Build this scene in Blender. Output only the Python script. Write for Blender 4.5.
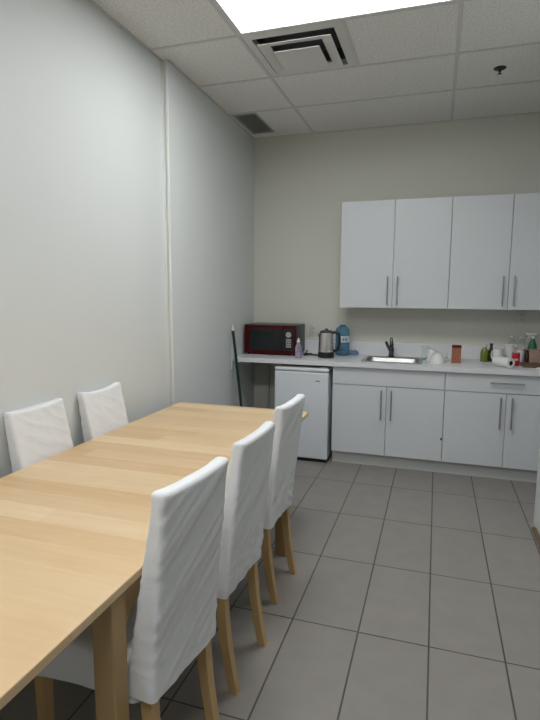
import bpy, bmesh, math, random
from mathutils import Vector, Matrix, noise
for o in list(bpy.data.objects): bpy.data.objects.remove(o, do_unlink=True)
S = bpy.context.scene
COL = S.collection
PI = math.pi

# ------------------------------------------------------------------ camera
CAM = (1.7635, -4.9179, 1.4952)
YAW, PITCH, ROLL, FPX = math.radians(17.887), math.radians(-7.562), math.radians(0.286), 512.12
fw = Vector((-math.sin(YAW)*math.cos(PITCH), math.cos(YAW)*math.cos(PITCH), math.sin(PITCH)))
rt = fw.cross(Vector((0, 0, 1))).normalized()
up = rt.cross(fw)
r2 = math.cos(ROLL)*rt + math.sin(ROLL)*up
u2 = -math.sin(ROLL)*rt + math.cos(ROLL)*up
cd = bpy.data.cameras.new('camera'); cam = bpy.data.objects.new('camera', cd); COL.objects.link(cam)
cam.matrix_world = Matrix(((r2.x, u2.x, -fw.x, CAM[0]), (r2.y, u2.y, -fw.y, CAM[1]), (r2.z, u2.z, -fw.z, CAM[2]), (0, 0, 0, 1)))
cd.sensor_fit = 'HORIZONTAL'; cd.sensor_width = 36.0; cd.lens = FPX/540*36
cd.clip_start = 0.02; cd.clip_end = 60
S.camera = cam

# ------------------------------------------------------------------ world, exposure
w = bpy.data.worlds.new('world'); S.world = w; w.use_nodes = True
w.node_tree.nodes['Background'].inputs[0].default_value = (0.75, 0.85, 1, 1)
w.node_tree.nodes['Background'].inputs[1].default_value = 0.3
S.view_settings.view_transform = 'Standard'; S.view_settings.look = 'None'
S.view_settings.gamma = 1.0; S.view_settings.use_curve_mapping = False
S.view_settings.exposure = 0.08
LAMP_FRONT = 13.5     # the troffer in view
LAMP_REAR = 18.5      # the troffers behind the camera
LAMP_COL = (0.965, 0.985, 1.0)

# ------------------------------------------------------------------ materials
def mat(name, col, rough=0.5, metal=0.0, bump=0.0, bscale=60, var=0.0, vscale=4, trans=0.0, ior=1.45, coat=0.0, alpha=1.0, spec=0.5):
    m = bpy.data.materials.new(name); m.use_nodes = True
    nt = m.node_tree; b = nt.nodes['Principled BSDF']
    b.inputs['Base Color'].default_value = (*col, 1); b.inputs['Roughness'].default_value = rough
    b.inputs['Metallic'].default_value = metal; b.inputs['Transmission Weight'].default_value = trans
    b.inputs['IOR'].default_value = ior; b.inputs['Coat Weight'].default_value = coat
    b.inputs['Specular IOR Level'].default_value = spec; b.inputs['Alpha'].default_value = alpha
    tc = nt.nodes.new('ShaderNodeTexCoord')
    if var:
        n = nt.nodes.new('ShaderNodeTexNoise'); n.inputs['Scale'].default_value = vscale; n.inputs['Detail'].default_value = 4
        nt.links.new(tc.outputs['Object'], n.inputs['Vector'])
        mx = nt.nodes.new('ShaderNodeMix'); mx.data_type = 'RGBA'
        mx.inputs['A'].default_value = (*[c*(1-var) for c in col], 1); mx.inputs['B'].default_value = (*[min(1, c*(1+var)) for c in col], 1)
        nt.links.new(n.outputs['Fac'], mx.inputs['Factor']); nt.links.new(mx.outputs['Result'], b.inputs['Base Color'])
    if bump:
        n = nt.nodes.new('ShaderNodeTexNoise'); n.inputs['Scale'].default_value = bscale; n.inputs['Detail'].default_value = 3
        nt.links.new(tc.outputs['Object'], n.inputs['Vector'])
        bp = nt.nodes.new('ShaderNodeBump'); bp.inputs['Strength'].default_value = bump; bp.inputs['Distance'].default_value = 0.01
        nt.links.new(n.outputs['Fac'], bp.inputs['Height']); nt.links.new(bp.outputs['Normal'], b.inputs['Normal'])
    return m

def wood(name, light, dark, stave=0.085, axis='y', grain=(2.5, 38, 38), rough=0.42, bands=1.0):
    """solid wood boards glued side by side: one tone per board and streaks along the board"""
    m = bpy.data.materials.new(name); m.use_nodes = True; nt = m.node_tree; L = nt.links
    b = nt.nodes['Principled BSDF']; b.inputs['Roughness'].default_value = rough
    tc = nt.nodes.new('ShaderNodeTexCoord'); sx = nt.nodes.new('ShaderNodeSeparateXYZ'); L.new(tc.outputs['Object'], sx.inputs[0])
    mt = lambda op, a, v: None
    def math_(op, a, v=None):
        n = nt.nodes.new('ShaderNodeMath'); n.operation = op
        if hasattr(a, 'links'): L.new(a, n.inputs[0])
        else: n.inputs[0].default_value = a
        if v is not None:
            if hasattr(v, 'links'): L.new(v, n.inputs[1])
            else: n.inputs[1].default_value = v
        return n.outputs[0]
    across = sx.outputs['Y' if axis == 'y' else 'X']; along = sx.outputs['X' if axis == 'y' else 'Y']
    row = math_('FLOOR', math_('DIVIDE', across, stave))
    wn = nt.nodes.new('ShaderNodeTexWhiteNoise'); wn.noise_dimensions = '1D'; L.new(row, wn.inputs['W'])
    seg = math_('FLOOR', math_('ADD', math_('DIVIDE', along, 4.0), math_('MULTIPLY', wn.outputs['Value'], 7.3)))
    wn2 = nt.nodes.new('ShaderNodeTexWhiteNoise'); wn2.noise_dimensions = '2D'
    cx = nt.nodes.new('ShaderNodeCombineXYZ'); L.new(row, cx.inputs[0]); L.new(seg, cx.inputs[1]); L.new(cx.outputs[0], wn2.inputs['Vector'])
    mp = nt.nodes.new('ShaderNodeMapping'); mp.inputs['Scale'].default_value = grain; L.new(tc.outputs['Object'], mp.inputs['Vector'])
    n1 = nt.nodes.new('ShaderNodeTexNoise'); n1.inputs['Scale'].default_value = 1.0; n1.inputs['Detail'].default_value = 5; n1.inputs['Distortion'].default_value = 0.6
    L.new(mp.outputs[0], n1.inputs['Vector'])
    n2 = nt.nodes.new('ShaderNodeTexNoise'); n2.inputs['Scale'].default_value = 7.0; n2.inputs['Detail'].default_value = 3
    L.new(tc.outputs['Object'], n2.inputs['Vector'])
    f = math_('ADD', math_('ADD', math_('MULTIPLY', wn2.outputs['Value'], 0.55*bands), math_('MULTIPLY', n1.outputs['Fac'], 0.5)), math_('MULTIPLY', n2.outputs['Fac'], 0.3))
    f = math_('SUBTRACT', f, 0.15)
    r = nt.nodes.new('ShaderNodeValToRGB'); r.color_ramp.elements[0].color = (*light, 1); r.color_ramp.elements[1].color = (*dark, 1)
    L.new(f, r.inputs[0]); L.new(r.outputs[0], b.inputs['Base Color'])
    return m

def tile_mat():
    m = bpy.data.materials.new('grey_floor_tile'); m.use_nodes = True; nt = m.node_tree; L = nt.links
    b = nt.nodes['Principled BSDF']
    tc = nt.nodes.new('ShaderNodeTexCoord')
    mp = nt.nodes.new('ShaderNodeMapping'); mp.inputs['Location'].default_value = (-0.8976+3.0, 0.4017+12.0, 0)
    L.new(tc.outputs['Object'], mp.inputs['Vector'])
    br = nt.nodes.new('ShaderNodeTexBrick'); br.offset = 0.0; br.squash = 1.0
    for k, v in dict(Scale=1.0, **{'Mortar Size': 0.004, 'Mortar Smooth': 0.2, 'Bias': 0.0, 'Brick Width': 0.3, 'Row Height': 0.6}).items(): br.inputs[k].default_value = v
    br.inputs['Color1'].default_value = (0.275, 0.256, 0.231, 1); br.inputs['Color2'].default_value = (0.288, 0.267, 0.241, 1)
    br.inputs['Mortar'].default_value = (0.08, 0.074, 0.067, 1)
    L.new(mp.outputs[0], br.inputs['Vector'])
    n = nt.nodes.new('ShaderNodeTexNoise'); n.inputs['Scale'].default_value = 9; n.inputs['Detail'].default_value = 6
    L.new(tc.outputs['Object'], n.inputs['Vector'])
    mr = nt.nodes.new('ShaderNodeMapRange'); mr.inputs['To Min'].default_value = 0.88; mr.inputs['To Max'].default_value = 1.12
    L.new(n.outputs['Fac'], mr.inputs['Value'])
    mx = nt.nodes.new('ShaderNodeMix'); mx.data_type = 'RGBA'; mx.blend_type = 'MULTIPLY'; mx.inputs['Factor'].default_value = 1
    L.new(br.outputs['Color'], mx.inputs['A']); L.new(mr.outputs[0], mx.inputs['B'])
    L.new(mx.outputs['Result'], b.inputs['Base Color'])
    b.inputs['Roughness'].default_value = 0.42
    bp = nt.nodes.new('ShaderNodeBump'); bp.inputs['Strength'].default_value = 0.5; bp.inputs['Distance'].default_value = 0.002; bp.invert = True
    L.new(br.outputs['Fac'], bp.inputs['Height']); L.new(bp.outputs['Normal'], b.inputs['Normal'])
    return m

def ceiling_mat():
    m = mat('acoustic_tile', (0.60, 0.60, 0.575), 0.95, bump=0.5, bscale=140)
    nt = m.node_tree; L = nt.links; b = nt.nodes['Principled BSDF']
    tc = nt.nodes['Texture Coordinate']
    n = nt.nodes.new('ShaderNodeTexNoise'); n.inputs['Scale'].default_value = 75; n.inputs['Detail'].default_value = 4; n.inputs['Roughness'].default_value = 0.7
    L.new(tc.outputs['Object'], n.inputs['Vector'])
    r = nt.nodes.new('ShaderNodeValToRGB'); r.color_ramp.elements[0].position = 0.36; r.color_ramp.elements[1].position = 0.56
    r.color_ramp.elements[0].color = (0.68, 0.673, 0.645, 1); r.color_ramp.elements[1].color = (0.85, 0.843, 0.815, 1)
    L.new(n.outputs['Fac'], r.inputs[0]); L.new(r.outputs[0], b.inputs['Base Color'])
    return m

def emit_mat(name, col, strength):
    m = bpy.data.materials.new(name); m.use_nodes = True; nt = m.node_tree
    b = nt.nodes['Principled BSDF']; b.inputs['Base Color'].default_value = (0.8, 0.8, 0.8, 1)
    b.inputs['Emission Color'].default_value = (*col, 1); b.inputs['Emission Strength'].default_value = strength
    return m

M = dict(
    wall=mat('cool_white_paint', (0.705, 0.73, 0.72), 0.6, bump=0.06, bscale=180, var=0.02, vscale=1.5),
    cream=mat('cream_paint', (0.69, 0.69, 0.61), 0.65, bump=0.06, bscale=180, var=0.02, vscale=1.5),
    trim=mat('white_bead', (0.80, 0.82, 0.78), 0.4),
    tile=tile_mat(), ceil=ceiling_mat(),
    grid=mat('grid_white', (0.62, 0.62, 0.60), 0.5),
    lam=mat('white_laminate', (0.685, 0.71, 0.73), 0.35, var=0.012, vscale=3),
    lamdark=mat('cabinet_carcass', (0.60, 0.61, 0.62), 0.5),
    kick=mat('light_grey_kick', (0.62, 0.63, 0.62), 0.5),
    counter=mat('white_worktop', (0.78, 0.785, 0.80), 0.3, var=0.03, vscale=40),
    steel=mat('brushed_steel', (0.74, 0.73, 0.71), 0.27, 1.0),
    handle=mat('satin_nickel', (0.42, 0.42, 0.43), 0.38, 0.9),
    sink=mat('stainless_basin', (0.46, 0.46, 0.45), 0.33, 1.0),
    chrome=mat('dark_chrome', (0.10, 0.10, 0.11), 0.18, 0.9),
    black=mat('black_plastic', (0.012, 0.012, 0.013), 0.35),
    dark=mat('dark_void', (0.05, 0.05, 0.05), 0.8),
    fridge=mat('fridge_white', (0.72, 0.755, 0.80), 0.35, bump=0.03, bscale=220),
    fridgetop=mat('fridge_lid', (0.80, 0.82, 0.84), 0.35),
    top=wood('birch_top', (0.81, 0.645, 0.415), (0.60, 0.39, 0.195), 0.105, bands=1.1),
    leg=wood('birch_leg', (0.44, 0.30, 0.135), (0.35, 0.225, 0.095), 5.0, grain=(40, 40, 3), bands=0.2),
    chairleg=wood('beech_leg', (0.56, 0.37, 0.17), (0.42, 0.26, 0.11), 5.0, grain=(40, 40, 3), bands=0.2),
    fabric=mat('white_cotton', (0.805, 0.815, 0.825), 0.9, bump=0.12, bscale=110, spec=0.15),
    red=mat('dark_red_gloss', (0.065, 0.002, 0.004), 0.4, spec=0.2),
    mglass=mat('dark_glass', (0.012, 0.018, 0.018), 0.08),
    charcoal=mat('charcoal_metal', (0.07, 0.08, 0.08), 0.4, 0.3),
    keys=mat('silver_keypad', (0.42, 0.43, 0.40), 0.45),
    green=mat('dark_green_pole', (0.008, 0.035, 0.022), 0.3),
    bristle=mat('grey_bristle', (0.12, 0.13, 0.13), 0.9),
    plate=mat('white_plastic', (0.72, 0.73, 0.72), 0.35),
    wallplate=mat('ivory_plate', (0.62, 0.62, 0.58), 0.4),
    slot=mat('dark_slot', (0.03, 0.03, 0.03), 0.6),
    jug=mat('blue_bottle', (0.20, 0.42, 0.58), 0.12, trans=0.6, ior=1.2),
    navy=mat('blue_cap', (0.02, 0.06, 0.16), 0.35),
    label=mat('pale_label', (0.75, 0.80, 0.88), 0.5),
    bag=mat('slate_blue_cloth', (0.16, 0.21, 0.32), 0.9, bump=0.3),
    china=mat('white_china', (0.80, 0.81, 0.79), 0.15),
    grey=mat('grey_print', (0.30, 0.32, 0.30), 0.4),
    orange=mat('brown_card', (0.36, 0.14, 0.065), 0.6, var=0.12, vscale=30),
    maroon=mat('maroon_lid', (0.10, 0.012, 0.012), 0.4),
    soap=mat('green_soap', (0.16, 0.19, 0.02), 0.15, coat=0.4),
    olive=mat('dark_olive', (0.045, 0.06, 0.012), 0.25),
    clear=mat('clear_plastic', (0.90, 0.96, 0.95), 0.05, trans=0.95, ior=1.15),
    lilac=mat('clear_lilac_plastic', (0.78, 0.74, 0.88), 0.08, trans=0.75, ior=1.15),
    purple=mat('violet_liquid', (0.46, 0.37, 0.60), 0.2),
    paper=mat('white_paper', (0.82, 0.82, 0.80), 0.9, bump=0.1),
    redcan=mat('bright_red', (0.50, 0.012, 0.03), 0.25),
    pink=mat('pale_pink', (0.70, 0.45, 0.42), 0.5),
    wine=mat('dark_wine', (0.045, 0.008, 0.012), 0.25),
    basket=mat('tan_rose_wicker', (0.42, 0.28, 0.22), 0.8, bump=0.8, bscale=70, var=0.2, vscale=50),
    board=mat('brown_board', (0.12, 0.075, 0.045), 0.5, var=0.15, vscale=20),
    sprayg=mat('green_spray_bottle', (0.03, 0.16, 0.075), 0.2, coat=0.3),
    vent=mat('grey_grille', (0.42, 0.42, 0.40), 0.6),
    diff=mat('off_white_metal', (0.66, 0.66, 0.635), 0.5),
    sprk=mat('tarnished_brass', (0.05, 0.045, 0.04), 0.4, 0.6),
    duct=mat('grey_duct', (0.12, 0.12, 0.12), 0.8),
    pipe=mat('pale_pipe', (0.55, 0.56, 0.55), 0.5),
    woodtrim=mat('brown_wood_trim', (0.15, 0.105, 0.065), 0.55, var=0.2, vscale=12),
)

# ------------------------------------------------------------------ mesh helpers
class MB:
    def __init__(s): s.bm = bmesh.new()
    def box(s, a, b, bev=0.0, seg=2, rot=None, piv=None):
        t = bmesh.new(); bmesh.ops.create_cube(t, size=1)
        c = [(a[i]+b[i])/2 for i in range(3)]; d = [abs(b[i]-a[i]) for i in range(3)]
        bmesh.ops.scale(t, vec=d, verts=t.verts); bmesh.ops.translate(t, vec=c, verts=t.verts)
        if bev: bmesh.ops.bevel(t, geom=list(t.edges), offset=min(bev, min(d)*0.45), segments=seg, profile=0.5, affect='EDGES')
        if rot: bmesh.ops.rotate(t, cent=piv or c, matrix=rot, verts=t.verts)
        s.add(t); return s
    def add(s, t):
        me = bpy.data.meshes.new('tmp'); t.to_mesh(me); t.free(); s.bm.from_mesh(me); bpy.data.meshes.remove(me)
    def loft(s, loops, cap0=True, cap1=True, closed=True):
        vs = [[s.bm.verts.new(p) for p in l] for l in loops]; n = len(loops[0])
        for i in range(len(vs)-1):
            for j in range(n if closed else n-1):
                k = (j+1) % n
                s.bm.faces.new((vs[i][j], vs[i][k], vs[i+1][k], vs[i+1][j]))
        if cap0: s.bm.faces.new(vs[0][::-1])
        if cap1: s.bm.faces.new(vs[-1])
        return s
    def lathe(s, prof, c=(0, 0, 0), n=28, cap0=True, cap1=True, ax='z'):
        loops = []
        for r, z in prof:
            l = []
            for k in range(n):
                a = 2*PI*k/n
                q = (r*math.cos(a), r*math.sin(a), z)
                if ax == 'x': q = (q[2], q[0], q[1])
                if ax == 'y': q = (q[0], -q[2], q[1])
                l.append((c[0]+q[0], c[1]+q[1], c[2]+q[2]))
            loops.append(l)
        return s.loft(loops, cap0, cap1)
    def tube(s, pts, r, n=12, r1=None, sq=None):
        pts = [Vector(p) for p in pts]; loops = []; N = len(pts)
        ref = None
        for i, p in enumerate(pts):
            t = (pts[min(i+1, N-1)]-pts[max(i-1, 0)]).normalized()
            if ref is None:
                ref = Vector((0, 1, 0)) if abs(t.y) < 0.9 else Vector((1, 0, 0))
            a = (ref - t*ref.dot(t)).normalized(); ref = a; b = t.cross(a)
            rr = r if r1 is None else r+(r1-r)*i/(N-1)
            loops.append([p+a*rr*math.cos(2*PI*k/n)+b*rr*math.sin(2*PI*k/n) for k in range(n)])
        return s.loft(loops)
    def build(s, name, m, parent=None, smooth=False, loc=None, rotz=None, angle=40):
        bmesh.ops.recalc_face_normals(s.bm, faces=s.bm.faces)
        me = bpy.data.meshes.new(name); s.bm.to_mesh(me); s.bm.free()
        me.materials.append(M[m] if isinstance(m, str) else m)
        if smooth:
            for p in me.polygons: p.use_smooth = True
            try: me.set_sharp_from_angle(angle=math.radians(angle))
            except Exception: pass
        o = bpy.data.objects.new(name, me); COL.objects.link(o)
        if parent: o.parent = parent
        if loc: o.location = loc
        if rotz is not None: o.rotation_euler = (0, 0, rotz)
        return o

def tag(o, label, cat=None, group=None, kind=None):
    o['label'] = label
    if cat: o['category'] = cat
    if group: o['group'] = group
    if kind: o['kind'] = kind
    return o
def thing(name, label, cat, loc=(0, 0, 0), rotz=0, group=None):
    o = bpy.data.objects.new(name, None); COL.objects.link(o); o.empty_display_size = 0.05
    o.location = loc; o.rotation_euler = (0, 0, rotz)
    return tag(o, label, cat, group)
def struct(name, mb, m, label, cat, parent=None, smooth=False):
    o = mb.build(name, m, parent, smooth); o['kind'] = 'structure'
    if not parent: tag(o, label, cat)
    return o
def rrect(x0, x1, y0, y1, r, z, k=5):
    """rounded rectangle loop at height z"""
    P = []
    for cx, cy, a0 in ((x1-r, y1-r, 0), (x0+r, y1-r, PI/2), (x0+r, y0+r, PI), (x1-r, y0+r, 1.5*PI)):
        for i in range(k+1):
            a = a0+PI/2*i/k; P.append((cx+r*math.cos(a), cy+r*math.sin(a), z))
    return P

# ================================================================== the room
H = 2.9734
YN = -7.6                      # wall behind the camera
XP, YP, XR, XE = 2.436, -1.335, 2.80, 4.0  # XE: added unseen right wall, its distance sets the fill light
struct('floor', MB().box((-0.15, YN-0.1, -0.1), (XE+0.15, 0.15, 0)), 'tile', 'floor of long grey rectangular tiles with dark grout', 'floor')
# left wall: the near stretch lies back, the far stretch steps forward
m = MB()
pl = [(0, YN), (0, -1.775), (0.046, -1.775), (0.004, 0.0), (-0.15, 0.0), (-0.15, YN)]
m.loft([[(x, y, 0) for x, y in pl], [(x, y, H) for x, y in pl]])
struct('wall_left', m, 'wall', 'cool white painted wall along the table', 'wall')
m = MB().box((-0.001, -1.781, 0), (0.018, -1.7745, H-0.002), 0.003).box((0.026, -1.784, 0), (0.048, -1.7745, H-0.002), 0.004)
struct('trim_1', m, 'trim', 'narrow white corner bead running up the step in the left wall', 'trim', smooth=True)
struct('wall_back', MB().box((-0.15, 0, 0), (XR+0.15, 0.15, H)), 'cream', 'cream painted wall behind the kitchen units', 'wall')
m = MB()
pl = [(XP, YP), (XR, YP), (XR, 0), (XR+0.15, 0), (XR+0.15, -2.3), (XP, -2.3)]
m.loft([[(x, y, 0) for x, y in pl], [(x, y, H) for x, y in pl]])
struct('wall_right', m, 'wall', 'white wall end at the right edge of the picture', 'wall')
struct('wall_side_fill', MB().box((XE, YN, 0), (XE+0.15, -2.3, H)), 'wall', 'added unseen white wall off to the right, placed for its fill light', 'wall')  # added out of view; its distance controls fill on the chair backs
struct('wall_inner_added', MB().box((XR+0.15, -2.3, 0), (XE+0.15, -2.15, H)), 'wall', 'added unseen white wall closing the open space made for the light', 'wall')  # added out of view, ends the open space that lowers light from the right
struct('wall_front', MB().box((-0.15, YN-0.15, 0), (XE+0.15, YN, H)), 'wall', 'white wall behind the viewer', 'wall')
struct('trim_2', MB().box((XP-0.030, -2.3, 0.0), (XP-0.0005, -1.44, 0.014), 0.004), 'woodtrim', 'brown wooden strip on the floor along the right wall', 'trim')

# ceiling: tiles, cut out where the lights and vents sit, and the white grid
MX = [0.596-1.2192, 0.596, 1.8156, 3.0348]
T = 0.6096
YC = [-0.7102-T*k for k in range(0, 12)]
LIGHTS = [(0.596, 1.8156, YC[3], YC[2]), (0.596, 1.8156, YC[7], YC[6]), (0.596, 1.8156, YC[11], YC[10])]
VENT = (0.048, 0.262, -0.685, -0.150)
LIGHTS = LIGHTS[:2]
holes = LIGHTS + [(0.596, 1.2058, YC[2], YC[1]), VENT]
xs = sorted(set([-0.15, XE+0.1] + [v for h in holes for v in h[:2]])); ys = sorted(set([YN-0.1, 0.15] + [v for h in holes for v in h[2:]]))
m = MB()
for i in range(len(xs)-1):
    for j in range(len(ys)-1):
        cx, cy = (xs[i]+xs[i+1])/2, (ys[j]+ys[j+1])/2
        if any(h[0] < cx < h[1] and h[2] < cy < h[3] for h in holes): continue
        m.bm.faces.new([m.bm.verts.new(p) for p in ((xs[i], ys[j], H), (xs[i], ys[j+1], H), (xs[i+1], ys[j+1], H), (xs[i+1], ys[j], H))])
bmesh.ops.remove_doubles(m.bm, verts=m.bm.verts, dist=1e-5)
ceil = struct('ceiling', m, 'ceil', 'suspended ceiling of speckled off white tiles', 'ceiling')
m = MB()
for x in MX[1:3]: m.box((x-0.011, YN, H-0.005), (x+0.011, 0, H+0.012), 0.0015)
for y in YC: m.box((0, y-0.011, H-0.0045), (XR if y > -2.4 else XE, y+0.011, H+0.012), 0.0015)
m.box((1.2058-0.011, YC[2], H-0.0045), (1.2058+0.011, YC[1], H+0.012), 0.0015)
m.box((0.025, -0.022, H-0.006), (XR, 0, H+0.01), 0.001)
m.box((0, YN, H-0.006), (0.014, -1.775, H+0.01), 0.001)
struct('ceiling_grid', m, 'grid', '', '', ceil)
m = MB().box((0.0, -1.775, H-0.006), (0.017, 0, H+0.01), 0.001, rot=Matrix.Rotation(math.radians(1.356), 3, 'Z'), piv=(0.004, 0, H))
struct('edge_angle', m, 'grid', '', '', ceil)

# ceiling lights
def ceiling_light(h, label, strength, group=None):
    cx, cy = (h[0]+h[1])/2, (h[2]+h[3])/2; a, b = (h[1]-h[0])/2-0.012, (h[3]-h[2])/2-0.012
    t = thing('ceiling_light', label, 'ceiling light', (cx, cy, H), 0, group)
    m = MB(); e = 0.022
    m.box((-a, -b, -0.008), (a, -b+e, 0.05), 0.003); m.box((-a, b-e, -0.008), (a, b, 0.05), 0.003)
    m.box((-a, -b+e, -0.008), (-a+e, b-e, 0.05), 0.003); m.box((a-e, -b+e, -0.008), (a, b-e, 0.05), 0.003)
    m.box((-a, -b, 0.05), (a, b, 0.06))
    m.build('frame', 'diff', t)
    d = MB().box((-a+e, -b+e, 0.004), (a-e, b-e, 0.012)); d.build('diffuser', emit_mat('lit_panel', LAMP_COL, strength), t)
ceiling_light(LIGHTS[0], 'lit fluorescent ceiling panel at the top of the picture beside the square air diffuser', LAMP_FRONT)
ceiling_light(LIGHTS[1], 'lit ceiling panel almost overhead, over the near end of the table', LAMP_REAR)

# square air diffuser
t = thing('air_diffuser', 'square stepped off white air diffuser set in the ceiling beside the lit panel', 'air vent', ((0.596+1.2058)/2, (YC[1]+YC[2])/2, H))
def sqring(o0, o1, z0, z1, th=0.003):
    m = MB(); q = lambda s, z: [(-s, -s, z), (s, -s, z), (s, s, z), (-s, s, z)]
    m.loft([q(o0, z0), q(o1, z1), q(o1, z1+th), q(o0, z0+th), q(o0, z0)], False, False); return m
o_ = 0.293
m = sqring(o_, 0.245, -0.002, -0.006); m.loft([[(x*0.245, y*0.245, z) for x, y in ((-1, -1), (1, -1), (1, 1), (-1, 1))] for z in (-0.006, 0.03)], False, False)
m.build('flange', 'diff', t)
m = MB().box((-0.27, -0.27, 0.10), (0.27, 0.27, 0.11))
m.loft([[(x*s, y*s, z) for x, y in ((-1, -1), (1, -1), (1, 1), (-1, 1))] for s, z in ((0.2455, 0.0), (0.25, 0.1))], False, False)
m.build('duct', 'duct', t)
sqring(0.222, 0.158, -0.030, -0.016).build('blade', 'diff', t)
m = sqring(0.138, 0.10, -0.043, -0.03); m.box((-0.140, -0.140, -0.046), (0.140, 0.140, -0.0425), 0.0008); m.build('center_panel', 'diff', t)

# return grille
vx, vy = (VENT[0]+VENT[1])/2, (VENT[2]+VENT[3])/2; a, b = (VENT[1]-VENT[0])/2, (VENT[3]-VENT[2])/2
t = thing('return_grille', 'dark grey rectangular louvred grille in the ceiling corner above the left wall', 'air vent', (vx, vy, H))
m = MB(); e = 0.014
m.box((-a, -b, -0.006), (a, -b+e, 0.03), 0.002).box((-a, b-e, -0.006), (a, b, 0.03), 0.002).box((-a, -b+e, -0.006), (-a+e, b-e, 0.03), 0.002).box((a-e, -b+e, -0.006), (a, b-e, 0.03), 0.002)
m.build('frame', 'vent', t)
m = MB()
for k in range(22):
    y = -b+e+(2*b-2*e)*(k+0.5)/22
    m.box((-a+e, y-0.009, 0.004), (a-e, y+0.009, 0.006), rot=Matrix.Rotation(math.radians(35), 3, 'X'))
m.build('louvre', 'vent', t)
MB().box((-a, -b, 0.05), (a, b, 0.055)).build('backing', 'duct', t)

# sprinkler
t = thing('sprinkler', 'small dark fire sprinkler head on the ceiling above the wall cabinets', 'sprinkler', (2.093, -1.01, H))
MB().lathe([(0.040, 0), (0.038, -0.005), (0.026, -0.010), (0.012, -0.013)], n=24).build('escutcheon', 'sprk', t, True)
MB().lathe([(0.010, -0.012), (0.008, -0.025), (0.004, -0.026), (0.004, -0.034), (0.013, -0.035), (0.013, -0.037)], n=16).build('nozzle', 'sprk', t, True)

# ================================================================== kitchen
CT, CB, CF = 0.908, 0.869, -0.632          # worktop top, underside, front
BX, DW = 0.938, 0.4600
def bar_handle(parent, x, y, z0, z1, horiz=False):
    m = MB(); st = 0.028
    if horiz:
        m.tube([(x, y-st, z0), (z1, y-st, z0)], 0.0058)
        for q in (x+0.03, z1-0.03): m.tube([(q, y, z0), (q, y-st, z0)], 0.0045)
    else:
        m.tube([(x, y-st, z0), (x, y-st, z1)], 0.0058)
        for q in (z0+0.03, z1-0.03): m.tube([(x, y, q), (x, y-st, q)], 0.0045)
    return m.build('handle', 'handle', parent, True)
G = 0.0022
def base_cabinet(x0, label, drawer_handle):
    t = thing('base_cabinet', label, 'base cabinet', (x0, -0.6, 0), 0, 'base cabinets under the worktop')
    W = 2*DW
    m = MB(); hb = CB-0.001                                   # open carcass: two sides, bottom, back, two rails
    m.box((0.001, 0.02, 0.105), (0.019, 0.58, hb)).box((W-0.019, 0.02, 0.105), (W-0.001, 0.58, hb))
    m.box((0.019, 0.02, 0.105), (W-0.019, 0.58, 0.123)).box((0.019, 0.572, 0.123), (W-0.019, 0.58, hb))
    m.box((0.019, 0.02, hb-0.05), (W-0.019, 0.038, hb)).box((0.019, 0.021, 0.690), (W-0.019, 0.039, 0.735)).box((DW-0.012, 0.021, 0.123), (DW+0.012, 0.045, 0.69))
    m.build('body', 'lamdark', t)
    MB().box((0.0, 0.06, 0.0), (W, 0.08, 0.105)).build('toe_kick', 'kick', t)
    for k in (0, 1):
        d = MB().box((k*DW+G, 0, 0.116), ((k+1)*DW-G, 0.019, 0.711), 0.0012).build('door', 'lam', t)
        hx = DW-0.041 if k == 0 else DW+0.041
        bar_handle(d, hx, 0.0, 0.433, 0.685)
        if k == 1 and not drawer_handle:
            tag(MB().box((W-0.016, -0.006, 0.296), (W-0.003, 0.001, 0.316), 0.002).build('latch', 'slot', d), 'small black catch')
    d = MB().box((G, 0, 0.717), (W-G, 0.019, 0.864), 0.0012).build('drawer_front', 'lam', t)
    if drawer_handle: bar_handle(d, 0.336, 0.0, 0.797, 0.580, True)
base_cabinet(BX, 'white double base cabinet under the sink, next to the small fridge', False)
base_cabinet(BX+2*DW, 'white double base cabinet at the right with a handle on its drawer', True)
UX, UW, UB, UT, UY = 0.9352, 0.4592, 1.3614, 2.2786, -0.33
def wall_cabinet(x0, label):
    t = thing('wall_cabinet', label, 'wall cabinet', (x0, UY, UB), 0, 'wall cabinets above the worktop')
    hh = UT-UB; W = 2*UW
    MB().box((0.001, 0.02, 0.0), (W-0.001, -UY, hh)).build('body', 'lam', t)
    for k in (0, 1):
        d = MB().box((k*UW+G, 0, 0.001), ((k+1)*UW-G, 0.019, hh-0.001), 0.0012).build('door', 'lam', t)
        bar_handle(d, UW-0.043 if k == 0 else UW+0.040, 0.0, 0.03, 0.273)
wall_cabinet(UX, 'white double wall cabinet hung on the left, above the sink')
wall_cabinet(UX+2*UW, 'white double wall cabinet running out of the picture on the right')

# worktop with the sink opening
SX0, SX1, SY0, SY1 = 1.162, 1.668, -0.540, -0.135
t = thing('countertop', 'long white worktop running from the left wall over fridge and cabinets', 'countertop', (0, 0, CB))
hh = CT-CB; xa, xb = 0.024, XR-0.002; ya, yb = CF, -0.001
hx0, hx1, hy0, hy1 = SX0+0.015, SX1-0.015, SY0+0.015, SY1-0.015
m = MB()
m.box((xa, ya, 0), (xb, hy0, hh)).box((xa, hy1, 0), (xb, yb, hh)).box((xa, hy0, 0), (hx0, hy1, hh)).box((hx1, hy0, 0), (xb, hy1, hh))
m.build('slab', 'counter', t)
tag(MB().box((xa, -0.02, CT+0.0002), (xb, -0.001, 1.027), 0.002).build('backsplash', 'counter'), 'low white upstand along the back wall behind everything on the worktop', 'backsplash')

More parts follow.
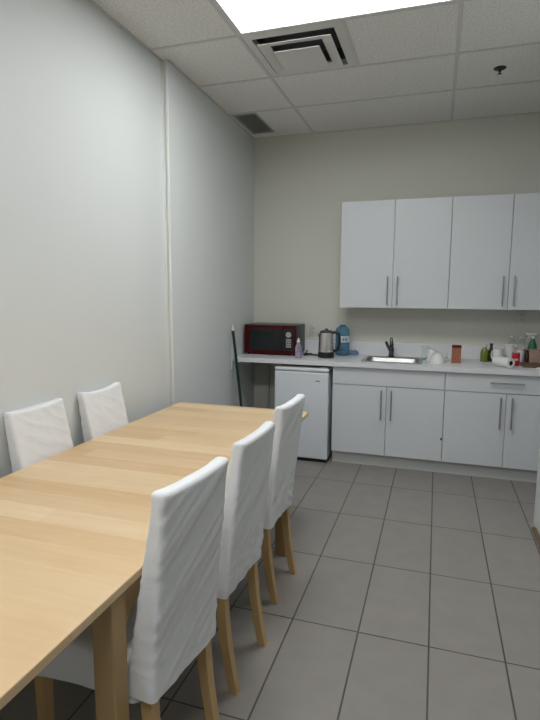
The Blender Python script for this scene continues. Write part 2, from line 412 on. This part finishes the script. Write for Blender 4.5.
# sink and tap
t = thing('sink', 'stainless steel sink bowl let into the white worktop', 'sink', ((SX0+SX1)/2, (SY0+SY1)/2, CT))
a, b = (SX1-SX0)/2, (SY1-SY0)/2
m = MB()
m.loft([rrect(-a, a, -b, b, 0.04, 0.0005), rrect(-a, a, -b, b, 0.04, 0.006), rrect(-a+0.025, a-0.025, -b+0.025, b-0.07, 0.05, 0.007),
        rrect(-a+0.032, a-0.032, -b+0.032, b-0.077, 0.05, -0.005), rrect(-a+0.045, a-0.045, -b+0.045, b-0.09, 0.05, -0.13), rrect(-a+0.09, a-0.09, -b+0.09, b-0.13, 0.04, -0.15)], False, True)
m.build('basin', 'sink', t, True, angle=60)
MB().lathe([(0.04, -0.1495), (0.035, -0.147), (0.012, -0.149)], (0, -0.02, 0), 20).build('drain', 'handle', t, True)
t = thing('faucet', 'dark chrome single lever tap standing at the rear of the sink', 'faucet', (1.392, -0.172, CT+0.0075))
m = MB().lathe([(0.030, 0), (0.032, 0.006), (0.024, 0.012), (0.022, 0.05), (0.024, 0.075), (0.019, 0.09)], n=20)
m.build('body', 'chrome', t, True)
MB().tube([(0, -0.008, 0.040), (-0.014, -0.03, 0.070), (-0.030, -0.055, 0.105), (-0.040, -0.072, 0.132), (-0.043, -0.079, 0.140)], 0.015, 14, 0.011).build('spout', 'chrome', t, True)
MB().tube([(0, 0, 0.085), (0.001, -0.004, 0.115), (-0.002, 0.004, 0.145), (-0.006, 0.016, 0.172)], 0.019, 14, 0.012).build('lever', 'chrome', t, True)

# fridge
FX, FY, FW = 0.424, -0.635, 0.485
t = thing('mini_fridge', 'small white fridge under the worktop, left of the base cabinets', 'fridge', (FX, FY, 0))
MB().box((0.004, 0.05, 0.03), (FW-0.004, 0.56, 0.812), 0.006).build('body', 'fridge', t, True)
d = MB().box((0, 0, 0.034), (FW, 0.047, 0.806), 0.012, 4).build('door', 'fridge', t, True)
MB().box((0.372, -0.0015, 0.729), (0.412, 0.002, 0.737), 0.0005).build('badge', 'charcoal', d)
MB().box((0, 0.002, 0.812), (FW, 0.565, 0.842), 0.010, 3).build('lid', 'fridgetop', t, True)
MB().box((FW-0.07, 0.004, 0.8425), (FW-0.012, 0.06, 0.850), 0.003).build('hinge_cover', 'plate', t)
m = MB().box((0.01, 0.03, 0.0), (FW-0.01, 0.54, 0.03)); m.build('base', 'black', t)

# under the worktop, left of the fridge
tag(MB().tube([(0.165, -0.028, 0.0), (0.165, -0.028, CB-0.001)], 0.017, 16).build('pipe', 'pipe', smooth=True), 'pale upright pipe on the back wall under the worktop beside the fridge', 'pipe')
t = thing('shelf_bracket', 'white metal bracket on the left wall holding up the worktop end', 'bracket', (0.026, -0.60, 0.0))
MB().box((-0.001, -0.012, 0.70), (0.006, 0.012, CB-0.001), 0.002).build('upright', 'plate', t)
MB().box((0.006, -0.012, CB-0.012), (0.06, 0.30, CB-0.001), 0.002).build('arm', 'plate', t)
tag(MB().box((0.018, -0.652, 0.80), (0.030, -0.640, 1.20), 0.003).build('cable_cover', 'plate'), 'thin white strip fixed upright to the left wall behind the broom', 'cable cover')

# broom
t = thing('broom', 'dark green broom pole leaning on the left wall beside the worktop', 'broom', (0.195, -0.72, 0))
ax = Vector((-0.155, 0.045, 1.205)); p0 = ax*0.13; p1 = ax*0.955
MB().tube([p0, p1], 0.0125, 14).build('pole', 'green', t, True)
tag(MB().tube([p1, ax], 0.0135, 14, 0.011).build('grip', 'plate', t, True), 'white end grip')
MB().box((-0.16, -0.03, 0.10), (0.13, 0.03, 0.16), 0.015, 3).build('broom_head', 'black', t, True)
m = MB(); m.loft([rrect(-0.155, 0.125, -0.024, 0.024, 0.012, 0.10), rrect(-0.18, 0.15, -0.045, 0.045, 0.02, 0.0)]); m.build('bristles', 'bristle', t)

# ---------------------------------------------------------------- worktop: left group
t = thing('microwave', 'dark red microwave oven with black window in the corner of the worktop', 'microwave', (0.040, -0.375, CT))
MW, MH, MD = 0.508, 0.283, 0.335
MB().box((0, 0.022, 0.012), (MW, MD, MH), 0.006).build('body', 'charcoal', t, True)
d = MB().box((0, 0, 0.012), (0.372, 0.022, MH-0.002), 0.005).build('door', 'red', t, True)
MB().box((0.050, -0.003, 0.044), (0.371, 0.001, MH-0.034), 0.002).build('door_frame', 'black', d)
MB().box((0.09, -0.0045, 0.080), (0.30, -0.002, MH-0.065), 0.001).build('window', 'mglass', d)
pnl = MB().box((0.374, 0, 0.012), (MW, 0.022, MH-0.002), 0.005).build('control_panel', 'red', t, True)
MB().box((0.375, -0.003, 0.044), (0.486, 0.001, MH-0.034), 0.002).build('panel_face', 'black', pnl)
m = MB()
m.lathe([(0.0, 0), (0.026, 0), (0.026, 0.004), (0.0, 0.0045)], (0.437, -0.003, 0.196), 18, False, False, 'y')
for r in range(4):
    for c in range(3): m.box((0.414+c*0.0165, -0.006, 0.078+r*0.021), (0.4275+c*0.0165, -0.003, 0.094+r*0.021), 0.001)
m.build('keypad', 'keys', pnl)
for x in (0.03, MW-0.03):
    for y in (0.04, MD-0.04): MB().lathe([(0.012, 0), (0.014, 0.012)], (x, y, 0), 12).build('foot', 'black', t)

t = thing('spray_bottle', 'little clear lilac bottle standing in front of the microwave', 'bottle', (0.597, -0.47, CT))
MB().lathe([(0.026, 0), (0.030, 0.004), (0.030, 0.085), (0.026, 0.105), (0.014, 0.125), (0.013, 0.14)], n=22).build('bottle_body', 'lilac', t, True)
MB().lathe([(0.024, 0.004), (0.027, 0.006), (0.027, 0.055), (0.0, 0.056)], n=22, cap1=False).build('liquid', 'purple', t, True)
MB().lathe([(0.015, 0.14), (0.015, 0.158), (0.008, 0.162), (0.008, 0.176), (0.0, 0.178)], n=18, cap1=False).build('cap', 'plate', t, True)
def outlet(x, z, label, n):
    t = thing('wall_outlet', label, 'outlet', (x, 0, z))
    MB().box((-0.036, -0.006, -0.058), (0.036, 0, 0.058), 0.004).build('faceplate', 'wallplate', t, True)
    for q in (0.022, -0.022):
        s_ = MB().box((-0.017, -0.008, q-0.014), (0.017, -0.005, q+0.014), 0.004).build('socket', 'wallplate', t)
        m = MB()
        for dx in (-0.007, 0.007): m.box((dx-0.0015, -0.0086, q-0.006), (dx+0.0015, -0.0078, q+0.006))
        m.box((-0.002, -0.0086, q-0.012), (0.002, -0.0078, q-0.008)); m.build('slots', 'slot', s_)
outlet(0.62, 1.125, 'pale wall outlet beside the microwave, behind the kettle', 0)
outlet(2.470, 1.290, 'pale wall outlet close under the wall cabinets at the right', 1)
t = thing('power_cord', 'black power cord with plug trailing on the worktop between microwave and kettle', 'power cord', (0.66, -0.25, CT))
MB().tube([(-0.066, 0.13, 0.03), (-0.06, 0.06, 0.016), (-0.04, 0.02, 0.010), (0.02, -0.02, 0.009), (0.06, -0.03, 0.008), (0.082, -0.03, 0.008)], 0.007, 10).build('cord', 'black', t, True)
m = MB().tube([(-0.05, -0.07, 0.014), (-0.02, -0.045, 0.016), (0.015, -0.018, 0.014)], 0.013, 10, 0.008); m.build('plug', 'black', t, True)

t = thing('kettle', 'brushed steel electric kettle with black base and handle', 'kettle', (0.828, -0.36, CT))
MB().lathe([(0.072, 0), (0.073, 0.004), (0.073, 0.050), (0.0705, 0.054)], n=36).build('base', 'black', t, True)
MB().lathe([(0.070, 0.0542), (0.0705, 0.06), (0.069, 0.12), (0.064, 0.20), (0.061, 0.225)], n=36).build('body', 'steel', t, True)
MB().lathe([(0.0605, 0.2252), (0.058, 0.238), (0.045, 0.246), (0.016, 0.249), (0.015, 0.262), (0.0, 0.264)], n=30, cap1=False).build('lid', 'charcoal', t, True)
m = MB(); m.loft([[(-0.055, -0.022, 0.17), (-0.055, 0.022, 0.17), (-0.052, 0.028, 0.222), (-0.052, -0.028, 0.222)], [(-0.078, -0.007, 0.20), (-0.078, 0.007, 0.20), (-0.088, 0.011, 0.223), (-0.088, -0.011, 0.223)]])
m.build('spout', 'steel', t)
MB().tube([(0.050, 0, 0.225), (0.085, 0, 0.232), (0.112, 0, 0.218), (0.122, 0, 0.17), (0.118, 0, 0.11), (0.100, 0, 0.07), (0.068, 0, 0.062)], 0.0125, 12).build('handle', 'black', t, True)

t = thing('water_jug', 'blue translucent plastic water jug with a pale label behind the kettle', 'water jug', (0.934, -0.13, CT))
pr = [(0.050, 0), (0.062, 0.006), (0.066, 0.02), (0.066, 0.04), (0.062, 0.048), (0.066, 0.056), (0.066, 0.115), (0.063, 0.122), (0.0655, 0.13), (0.0655, 0.215), (0.063, 0.238), (0.055, 0.256), (0.040, 0.268), (0.028, 0.272)]
MB().lathe(pr, n=32).build('jug_body', 'jug', t, True)
MB().lathe([(0.029, 0.2722), (0.029, 0.283), (0.0, 0.286)], n=20, cap1=False).build('cap', 'navy', t, True)
m = MB()
def band(m, r, a0, a1, z0, z1, n=10, th=0.0012):
    lo = []
    for k in range(n+1):
        a = a0+(a1-a0)*k/n; c, s_ = math.cos(a), math.sin(a)
        lo.append([(r*c, r*s_, z0), ((r+th)*c, (r+th)*s_, z0), ((r+th)*c, (r+th)*s_, z1), (r*c, r*s_, z1)])
    m.loft(lo)
band(m, 0.0665, math.radians(-100), math.radians(0), 0.125, 0.182); lb = m.build('jug_label', 'label', t, True)
m = MB()
for a0, a1 in ((-78, -70), (-62, -54), (-46, -38)): band(m, 0.0678, math.radians(a0), math.radians(a1), 0.137, 0.170, 3)
m.build('print', 'navy', lb)
m = MB()
m.loft([[(0.055*k*math.cos(a)+0.004*math.sin(3*a), 0.03*k*math.sin(a), z+0.006*math.sin(2*a+1)*(1 if z > 0.01 else 0)) for a in [2*PI*i/20 for i in range(20)]] for k, z in ((0.9, 0), (1.0, 0.012), (0.8, 0.030), (0.35, 0.044))])
o = m.build('dish_cloth', 'bag', smooth=True, loc=(1.03, -0.085, CT)); tag(o, 'crumpled slate blue cloth on the worktop beside the water jug', 'cloth')

# ---------------------------------------------------------------- worktop: right group
def mug(name, label, loc, r, h, flip=False, rz=0.0, prints=False):
    t = thing(name, label, 'mug', loc, rz)
    z = (lambda v: h-v) if flip else (lambda v: v)
    pr = [(r*0.75, 0), (r*0.85, 0.004), (r, h*0.35), (r, h), (r-0.004, h), (r-0.005, h*0.4), (r*0.8, 0.01), (0.0, 0.009)]
    MB().lathe([(a, z(b)) for a, b in pr], n=28, cap1=False).build('cup', 'china', t, True)
    MB().tube([(r-0.003, 0, h*0.78), (r+0.018, 0, h*0.80), (r+0.030, 0, h*0.55), (r+0.020, 0, h*0.28), (r-0.003, 0, h*0.26)], 0.0055, 10).build('handle', 'china', t, True)
    if prints:
        m = MB()
        for k in range(5):
            a0 = math.radians(-150+k*26)
            for q in (0.25, 0.5, 0.72): band(m, r, a0+q*0.3, a0+q*0.3+0.16, h*(q+0.05), h*(q+0.17), 3, 0.0008)
        m.build('print', 'grey', t)
    return t
mug('mug', 'plain white mug upside down behind the white bowl, right of the sink', (1.742, -0.25, CT), 0.042, 0.098, True, 0.6)
t = thing('bowl', 'round white bowl turned upside down right of the sink', 'bowl', (1.790, -0.40, CT))
MB().lathe([(0.062, 0), (0.061, 0.012), (0.055, 0.045), (0.040, 0.070), (0.026, 0.078), (0.026, 0.086), (0.022, 0.086), (0.022, 0.079), (0.0, 0.078)], n=32, cap1=False).build('bowl_body', 'china', t, True)
mug('mug', 'small white mug with its handle to the right, between bowl and brown box', (1.842, -0.31, CT), 0.030, 0.075, False, -0.5)
t = thing('drinking_glass', 'clear drinking glass beside the right end of the sink', 'glass', (1.690, -0.20, CT))
MB().lathe([(0.026, 0), (0.032, 0.12), (0.0305, 0.12), (0.025, 0.008), (0.0, 0.008)], n=24, cap1=False).build('tumbler', 'clear', t, True)
t = thing('tea_box', 'upright orange brown box with a maroon top standing alone on the worktop', 'box', (1.942, -0.33, CT), 0.06)
MB().box((-0.036, -0.025, 0), (0.036, 0.025, 0.128), 0.002).build('carton', 'orange', t)
MB().box((-0.037, -0.026, 0.128), (0.037, 0.026, 0.150), 0.002).build('lid', 'maroon', t)
t = thing('soap_bottle', 'yellow green washing up liquid bottle with a white cap', 'bottle', (2.178, -0.16, CT))
MB().lathe([(0.030, 0), (0.034, 0.005), (0.034, 0.075), (0.028, 0.10), (0.013, 0.118), (0.012, 0.125)], n=24).build('bottle_body', 'soap', t, True)
MB().lathe([(0.014, 0.1252), (0.013, 0.15), (0.007, 0.153), (0.006, 0.168), (0, 0.169)], n=18, cap1=False).build('cap', 'plate', t, True)
t = thing('oil_bottle', 'dark olive green bottle just right of the washing up liquid', 'bottle', (2.232, -0.13, CT))
MB().lathe([(0.022, 0), (0.025, 0.005), (0.025, 0.085), (0.012, 0.115), (0.011, 0.14)], n=22).build('bottle_body', 'olive', t, True)
MB().lathe([(0.013, 0.1402), (0.013, 0.156), (0, 0.157)], n=16, cap1=False).build('cap', 'black', t, True)
mug('mug', 'white mug with grey printed pattern behind the paper roll', (2.275, -0.26, CT), 0.043, 0.125, False, 2.3, True)
t = thing('paper_roll', 'white paper towel roll lying on its side with a dark core hole', 'paper roll', (2.293, -0.475, CT+0.041), 0.0)
d = Vector((0.62, -0.78, 0)).normalized(); a_ = Vector((0, 0, 1)); b_ = d.cross(a_)
ring = lambda r, q: [d*q + a_*r*math.cos(2*PI*k/32)+b_*r*math.sin(2*PI*k/32) for k in range(32)]
m = MB(); m.loft([ring(0.019, 0.08), ring(0.039, 0.08), ring(0.041, 0.076), ring(0.041, -0.076), ring(0.039, -0.08), ring(0.019, -0.08), ring(0.019, 0.08)], False, False); m.build('sheets', 'paper', t, True)
m = MB(); m.loft([ring(0.0188, 0.079), ring(0.0188, -0.079)]); 
bmesh.ops.delete(m.bm, geom=[f for f in m.bm.faces if len(f.verts) > 8][-1:], context='FACES_ONLY')
m.bm.free(); m = MB(); m.loft([ring(0.0189, 0.0785), ring(0.0175, 0.0785), ring(0.0175, -0.07), ring(0.0189, -0.07)], True, True)
bmesh.ops.delete(m.bm, geom=[f for f in m.bm.faces if len(f.verts) > 8 and f.calc_center_median().dot(d) > 0], context='FACES_ONLY')
m.build('core', 'slot', t, True)
t = thing('paper_cup', 'tall white paper cup behind the paper roll, left of the red can', 'cup', (2.372, -0.165, CT))
MB().lathe([(0.032, 0), (0.044, 0.148), (0.0465, 0.150), (0.0465, 0.154), (0.043, 0.154), (0.031, 0.006), (0, 0.006)], n=28, cap1=False).build('cup_wall', 'paper', t, True)
t = thing('can', 'bright red drink can standing in front of the white cups', 'can', (2.398, -0.36, CT))
MB().lathe([(0.025, 0), (0.031, 0.008), (0.031, 0.095), (0.027, 0.107)], n=28).build('can_body', 'redcan', t, True)
MB().lathe([(0.0272, 0.1072), (0.0272, 0.111), (0.0255, 0.111), (0.025, 0.107), (0.0, 0.107)], n=28, cap1=False).build('lid', 'steel', t, True)
m = MB(); band(m, 0.0312, math.radians(-115), math.radians(-65), 0.045, 0.062, 5, 0.0006); m.build('print', 'pink', t)
t = thing('plastic_cup', 'white cup with a pale pink rim right behind the red can', 'cup', (2.462, -0.13, CT))
MB().lathe([(0.028, 0), (0.039, 0.125), (0.037, 0.125), (0.027, 0.006), (0, 0.006)], n=26, cap1=False).build('cup_wall', 'china', t, True)
MB().lathe([(0.0378, 0.110), (0.0395, 0.1255), (0.041, 0.1255), (0.0395, 0.110)], n=26, cap0=False, cap1=False).build('rim_band', 'pink', t, True)
t = thing('sauce_bottle', 'small dark wine coloured bottle left of the woven basket', 'bottle', (2.507, -0.19, CT))
MB().lathe([(0.018, 0), (0.020, 0.004), (0.020, 0.07), (0.010, 0.09), (0.010, 0.10)], n=20).build('bottle_body', 'wine', t, True)
MB().lathe([(0.012, 0.1002), (0.012, 0.115), (0, 0.116)], n=16, cap1=False).build('cap', 'black', t, True)
def clear_bottle(x, y, h, r, label):
    t = thing('clear_bottle', label, 'bottle', (x, y, CT))
    MB().lathe([(r*0.9, 0), (r, 0.005), (r, h*0.6), (r*0.9, h*0.68), (r*0.38, h*0.86), (r*0.36, h*0.93)], n=24).build('bottle_body', 'clear', t, True)
    MB().lathe([(r*0.45, h*0.9302), (r*0.45, h-0.002), (0, h)], n=16, cap1=False).build('cap', 'plate', t, True)
clear_bottle(2.405, -0.058, 0.225, 0.036, 'clear plastic bottle rising behind the tall paper cup')
clear_bottle(2.475, -0.060, 0.215, 0.030, 'slimmer clear bottle between paper cup and green spray bottle')
t = thing('basket', 'small tan and rose woven basket near the right end of the worktop', 'basket', (2.575, -0.17, CT))
m = MB(); zs = [i*0.01 for i in range(13)]
m.loft([rrect(-0.05-0.0006*i-(0.002 if i % 2 else 0), 0.05+0.0006*i+(0.002 if i % 2 else 0), -0.042-(0.002 if i % 2 else 0), 0.042+(0.002 if i % 2 else 0), 0.012, z) for i, z in enumerate(zs)] +
       [rrect(-0.052, 0.052, -0.037, 0.037, 0.010, 0.12), rrect(-0.045, 0.045, -0.034, 0.034, 0.01, 0.008)])
m.build('basket_body', 'basket', t, True)
t = thing('cleaner_bottle', 'green trigger spray bottle with a white nozzle behind the woven basket', 'spray bottle', (2.558, -0.085, CT))
MB().lathe([(0.034, 0), (0.037, 0.006), (0.037, 0.12), (0.030, 0.16), (0.015, 0.195), (0.014, 0.205)], n=26).build('bottle_body', 'sprayg', t, True)
m = MB().lathe([(0.016, 0.2052), (0.016, 0.22), (0.010, 0.224), (0.010, 0.235)], n=16); m.box((-0.055, -0.010, 0.228), (0.025, 0.010, 0.252), 0.006, 3); m.build('spray_head', 'plate', t, True)
MB().box((-0.040, -0.005, 0.185), (-0.030, 0.005, 0.228), 0.003, rot=Matrix.Rotation(0.3, 3, 'Y')).build('trigger', 'plate', t)
t = thing('bottle', 'dark green bottle at the far right behind the basket', 'bottle', (2.655, -0.10, CT))
MB().lathe([(0.028, 0), (0.030, 0.005), (0.030, 0.11), (0.013, 0.145), (0.012, 0.17)], n=24).build('bottle_body', 'olive', t, True)
MB().lathe([(0.014, 0.1702), (0.014, 0.185), (0, 0.186)], n=16, cap1=False).build('cap', 'sprayg', t, True)
t = thing('cutting_board', 'dark brown wooden board lying in front of the woven basket', 'board', (2.545, -0.36, CT))
MB().box((-0.10, -0.09, 0), (0.13, 0.10, 0.020), 0.005, 3).build('board_body', 'board', t, True)
m = MB(); m.loft([rrect(-0.075, 0.075, -0.022, 0.022, 0.008, z) for z in (0, 0.004)] + [rrect(-0.070, 0.072, -0.018, 0.020, 0.008, 0.011)])
tag(m.build('napkin', 'paper', smooth=True, loc=(2.60, -0.52, CT), rotz=-0.35), 'folded white napkin on the worktop in front of the brown board', 'napkin')

# ================================================================== table
TX0, TX1, TY0, TY1, TZ = 0.106, 1.020, -4.40, -1.802, 0.74
t = thing('dining_table', 'long pale birch dining table along the left wall', 'dining table', ((TX0+TX1)/2, (TY0+TY1)/2, 0), 0.0)
a, b = (TX1-TX0)/2, (TY1-TY0)/2
MB().box((-a, -b, TZ-0.026), (a, b, TZ), 0.003, 2).build('tabletop', 'top', t)
LW = 0.063; lx = a-0.011; ly0, ly1 = -3.888-(TY0+TY1)/2, -2.215-(TY0+TY1)/2
for sx in (-1, 1):
    for y in (ly0, ly1-LW):
        x0 = lx-LW if sx > 0 else -lx
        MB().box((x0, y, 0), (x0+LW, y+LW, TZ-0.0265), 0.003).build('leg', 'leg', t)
for sx in (-1, 1):
    x0 = lx-0.034 if sx > 0 else -lx+0.012
    MB().box((x0, ly0+LW, TZ-0.115), (x0+0.022, ly1-LW, TZ-0.0265), 0.002).build('apron', 'leg', t)
    for yy, sg in ((ly0+LW, 1), (ly1-LW, -1)):
        m = MB()
        pts = [(x0, yy, TZ-0.115), (x0, yy+sg*0.045, TZ-0.115), (x0, yy+sg*0.008, TZ-0.155), (x0, yy, TZ-0.165)]
        m.loft([pts, [(p[0]+0.022, p[1], p[2]) for p in pts]])
        m.build('corner_block', 'leg', t)
for y in (ly0+0.012, ly1-0.034):
    MB().box((-lx+LW, y, TZ-0.115), (lx-LW, y+0.022, TZ-0.0265), 0.002).build('apron', 'leg', t)

# ================================================================== chairs
def nz(x, y, z): return noise.noise(Vector((x, y, z)))
def sect_leg(path, taper):
    m = MB(); loops = []
    for (x, y, z), s_ in zip(path, taper):
        loops.append([(x-s_, y-s_, z), (x+s_, y-s_, z), (x+s_, y+s_, z), (x-s_, y+s_, z)])
    return m.loft(loops)
def make_chair(label, x, y, rz, seed, w=0.338, group='slipcovered dining chairs', sag=0.0, lean=0.068, hem=0.385, tuck=0.0, top=0.972):
    """local frame: +x is where the sitter looks, the origin lies on the floor under the rear face"""
    t = thing('dining_chair', label, 'chair', (x, y, 0), rz, group)
    ZB, ZT = hem, top
    # ---- cover of the back
    m = MB(); loops = []; NL = 72; K = 9
    def loop(z, inset=0.0, zz=None, wr=1.0):
        f = (z-ZB)/(ZT-ZB)
        xr = -lean*f - 0.010*math.sin(PI*min(1, max(0, f)))*0.0
        th = 0.098-0.055*min(1, max(0, f))
        hw = w/2
        x0, x1 = xr+inset, xr+th-inset; y0, y1 = -hw+inset, hw-inset
        r = max(0.003, 0.014-inset*0.5)
        P = []
        # rounded rectangle with extra points on the long sides so that the folds show
        cs = [(x1-r, y1-r, 0), (x0+r, y1-r, PI/2), (x0+r, y0+r, PI), (x1-r, y0+r, 1.5*PI)]
        ring_ = []
        for ci, (cx, cy, a0) in enumerate(cs):
            for i in range(4):
                a = a0+PI/2*i/3; ring_.append((cx+r*math.cos(a), cy+r*math.sin(a), math.cos(a), math.sin(a)))
            nx = cs[(ci+1) % 4]; ea = a0+PI/2
            pA = (cx+r*math.cos(ea), cy+r*math.sin(ea)); pB = (nx[0]+r*math.cos(nx[2]), nx[1]+r*math.sin(nx[2]))
            nn = 30 if ci in (1, 3) else 4
            for i in range(1, nn): 
                q = i/nn; ring_.append((pA[0]+(pB[0]-pA[0])*q, pA[1]+(pB[1]-pA[1])*q, math.cos(ea), math.sin(ea)))
        for px, py, nx_, ny_ in ring_:
            v = py/hw
            low = max(0, 1-(z-ZB)/0.20)
            q_ = py*0.55*(1 if nx_ < 0.3 else -1)
            d = 0.0022*nz(px*4+seed, (q_*1.2+z*0.5)*5, (q_*1.0+z*0.9)*17)*wr
            rg = 1-abs(nz(px*3+seed+9, (q_+z*0.6)*5, (q_*1.1-z*0.95)*17 if seed > 15 else (q_*1.1+z*0.95)*17))*2.6
            d += 0.0032*max(0, rg)**3*wr
            d += 0.0012*nz(px*30+seed, py*26, z*26)*wr
            d += low*(0.0028+0.0075*tuck)*nz(seed*2+px*6, (py+z*0.5)*13, (z-py*0.4)*30)*wr
            d += low*low*0.004
            d *= 0.3+0.7*abs(nx_)
            # the cloth sags between its two upper corners
            zt = (zz if zz is not None else z)
            zt += max(0, f)**6*(0.012*abs(v)**3-0.005) - sag*max(0, f)**8*(1-v*v)
            zt += max(0, 1-(z-ZB)/0.05)*0.007*nz(seed+px*3, py*9, 3.3)
            P.append((px+nx_*d, py+ny_*d, zt))
        return P
    for i in range(NL+1):
        z = ZB+(ZT-0.012-ZB)*i/NL; loops.append(loop(z))
    for ins, dz in ((0.0015, 0.005), (0.0045, 0.0095), (0.009, 0.012), (0.014, 0.0128), (0.0175, 0.013)):
        loops.append(loop(ZT-0.012, ins, ZT-0.012+dz))
    m.loft(loops, True, True)
    cover = m.build('back_cover', 'fabric', t, True, angle=70)
    # seam piping down both rear edges
    # ---- cover of the seat
    m = MB(); loops = []
    def sl2(z, inset):
        k = 88; base = rrect(0.055+inset, 0.485-inset, -w/2+0.004+inset, w/2-0.004-inset, max(0.006, 0.03-inset*0.3), z, 6)
        pts = [Vector(q) for q in base]; L = [0]
        for i in range(len(pts)): L.append(L[-1]+(pts[(i+1) % len(pts)]-pts[i]).length)
        out = []
        for j in range(k):
            s_ = L[-1]*j/k
            for i in range(len(pts)):
                if L[i+1] >= s_: break
            f = (s_-L[i])/max(1e-9, L[i+1]-L[i]); out.append(pts[i].lerp(pts[(i+1) % len(pts)], f))
        P = []; cx = 0.26
        for q in out:
            low = max(0, (0.45-q.z)/0.09)
            s_ = 1+low*(0.012+0.02*nz(seed+q.x*14, q.y*14, 0.5))
            zz = q.z - (0.020*nz(seed*3+q.x*7, q.y*7, 1.7)+0.010*max(0, (q.x-0.2)/0.2))*max(0, (0.40-q.z)/0.04)
            P.append((cx+(q.x-cx)*s_, q.y*s_, zz))
        return P
    for z, ins in ((0.347, 0.0), (0.38, 0.0), (0.41, 0.001), (0.44, 0.002), (0.458, 0.005), (0.468, 0.013), (0.473, 0.03), (0.475, 0.06)):
        loops.append(sl2(z, ins))
    m.loft(loops, True, True)
    m.build('seat_cover', 'fabric', t, True, angle=70)
    # ---- legs
    for s_ in (-1, 1):
        yy = s_*(w/2-0.027)
        path = []; tp = []
        for i in range(11):
            f = i/10; z = 0.43*(1-f)
            xx = 0.030-0.052*f**1.9; path.append((xx, yy, z)); tp.append(0.0185-0.003*f)
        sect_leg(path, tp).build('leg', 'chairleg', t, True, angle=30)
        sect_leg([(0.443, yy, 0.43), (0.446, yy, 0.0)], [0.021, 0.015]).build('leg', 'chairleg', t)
    return t
make_chair('white slipcovered chair nearest the viewer on the right of the table', 1.098, -3.656, PI-0.122, 3.1, w=0.332, lean=0.058, top=0.984)
make_chair('white slipcovered chair in the middle of the three right of the table', 1.092, -3.148, PI-0.050, 7.7, tuck=1)
make_chair('white slipcovered chair at the far end right of the table, by the fridge', 1.068, -2.566, PI-0.050, 12.4, tuck=1)
make_chair('white slipcovered chair by the left wall nearer the viewer', 0.073, -3.055, 0.0, 21.3)
make_chair('white slipcovered chair by the left wall with a sagging crumpled top edge', 0.073, -2.575, 0.0, 30.9, sag=0.012)
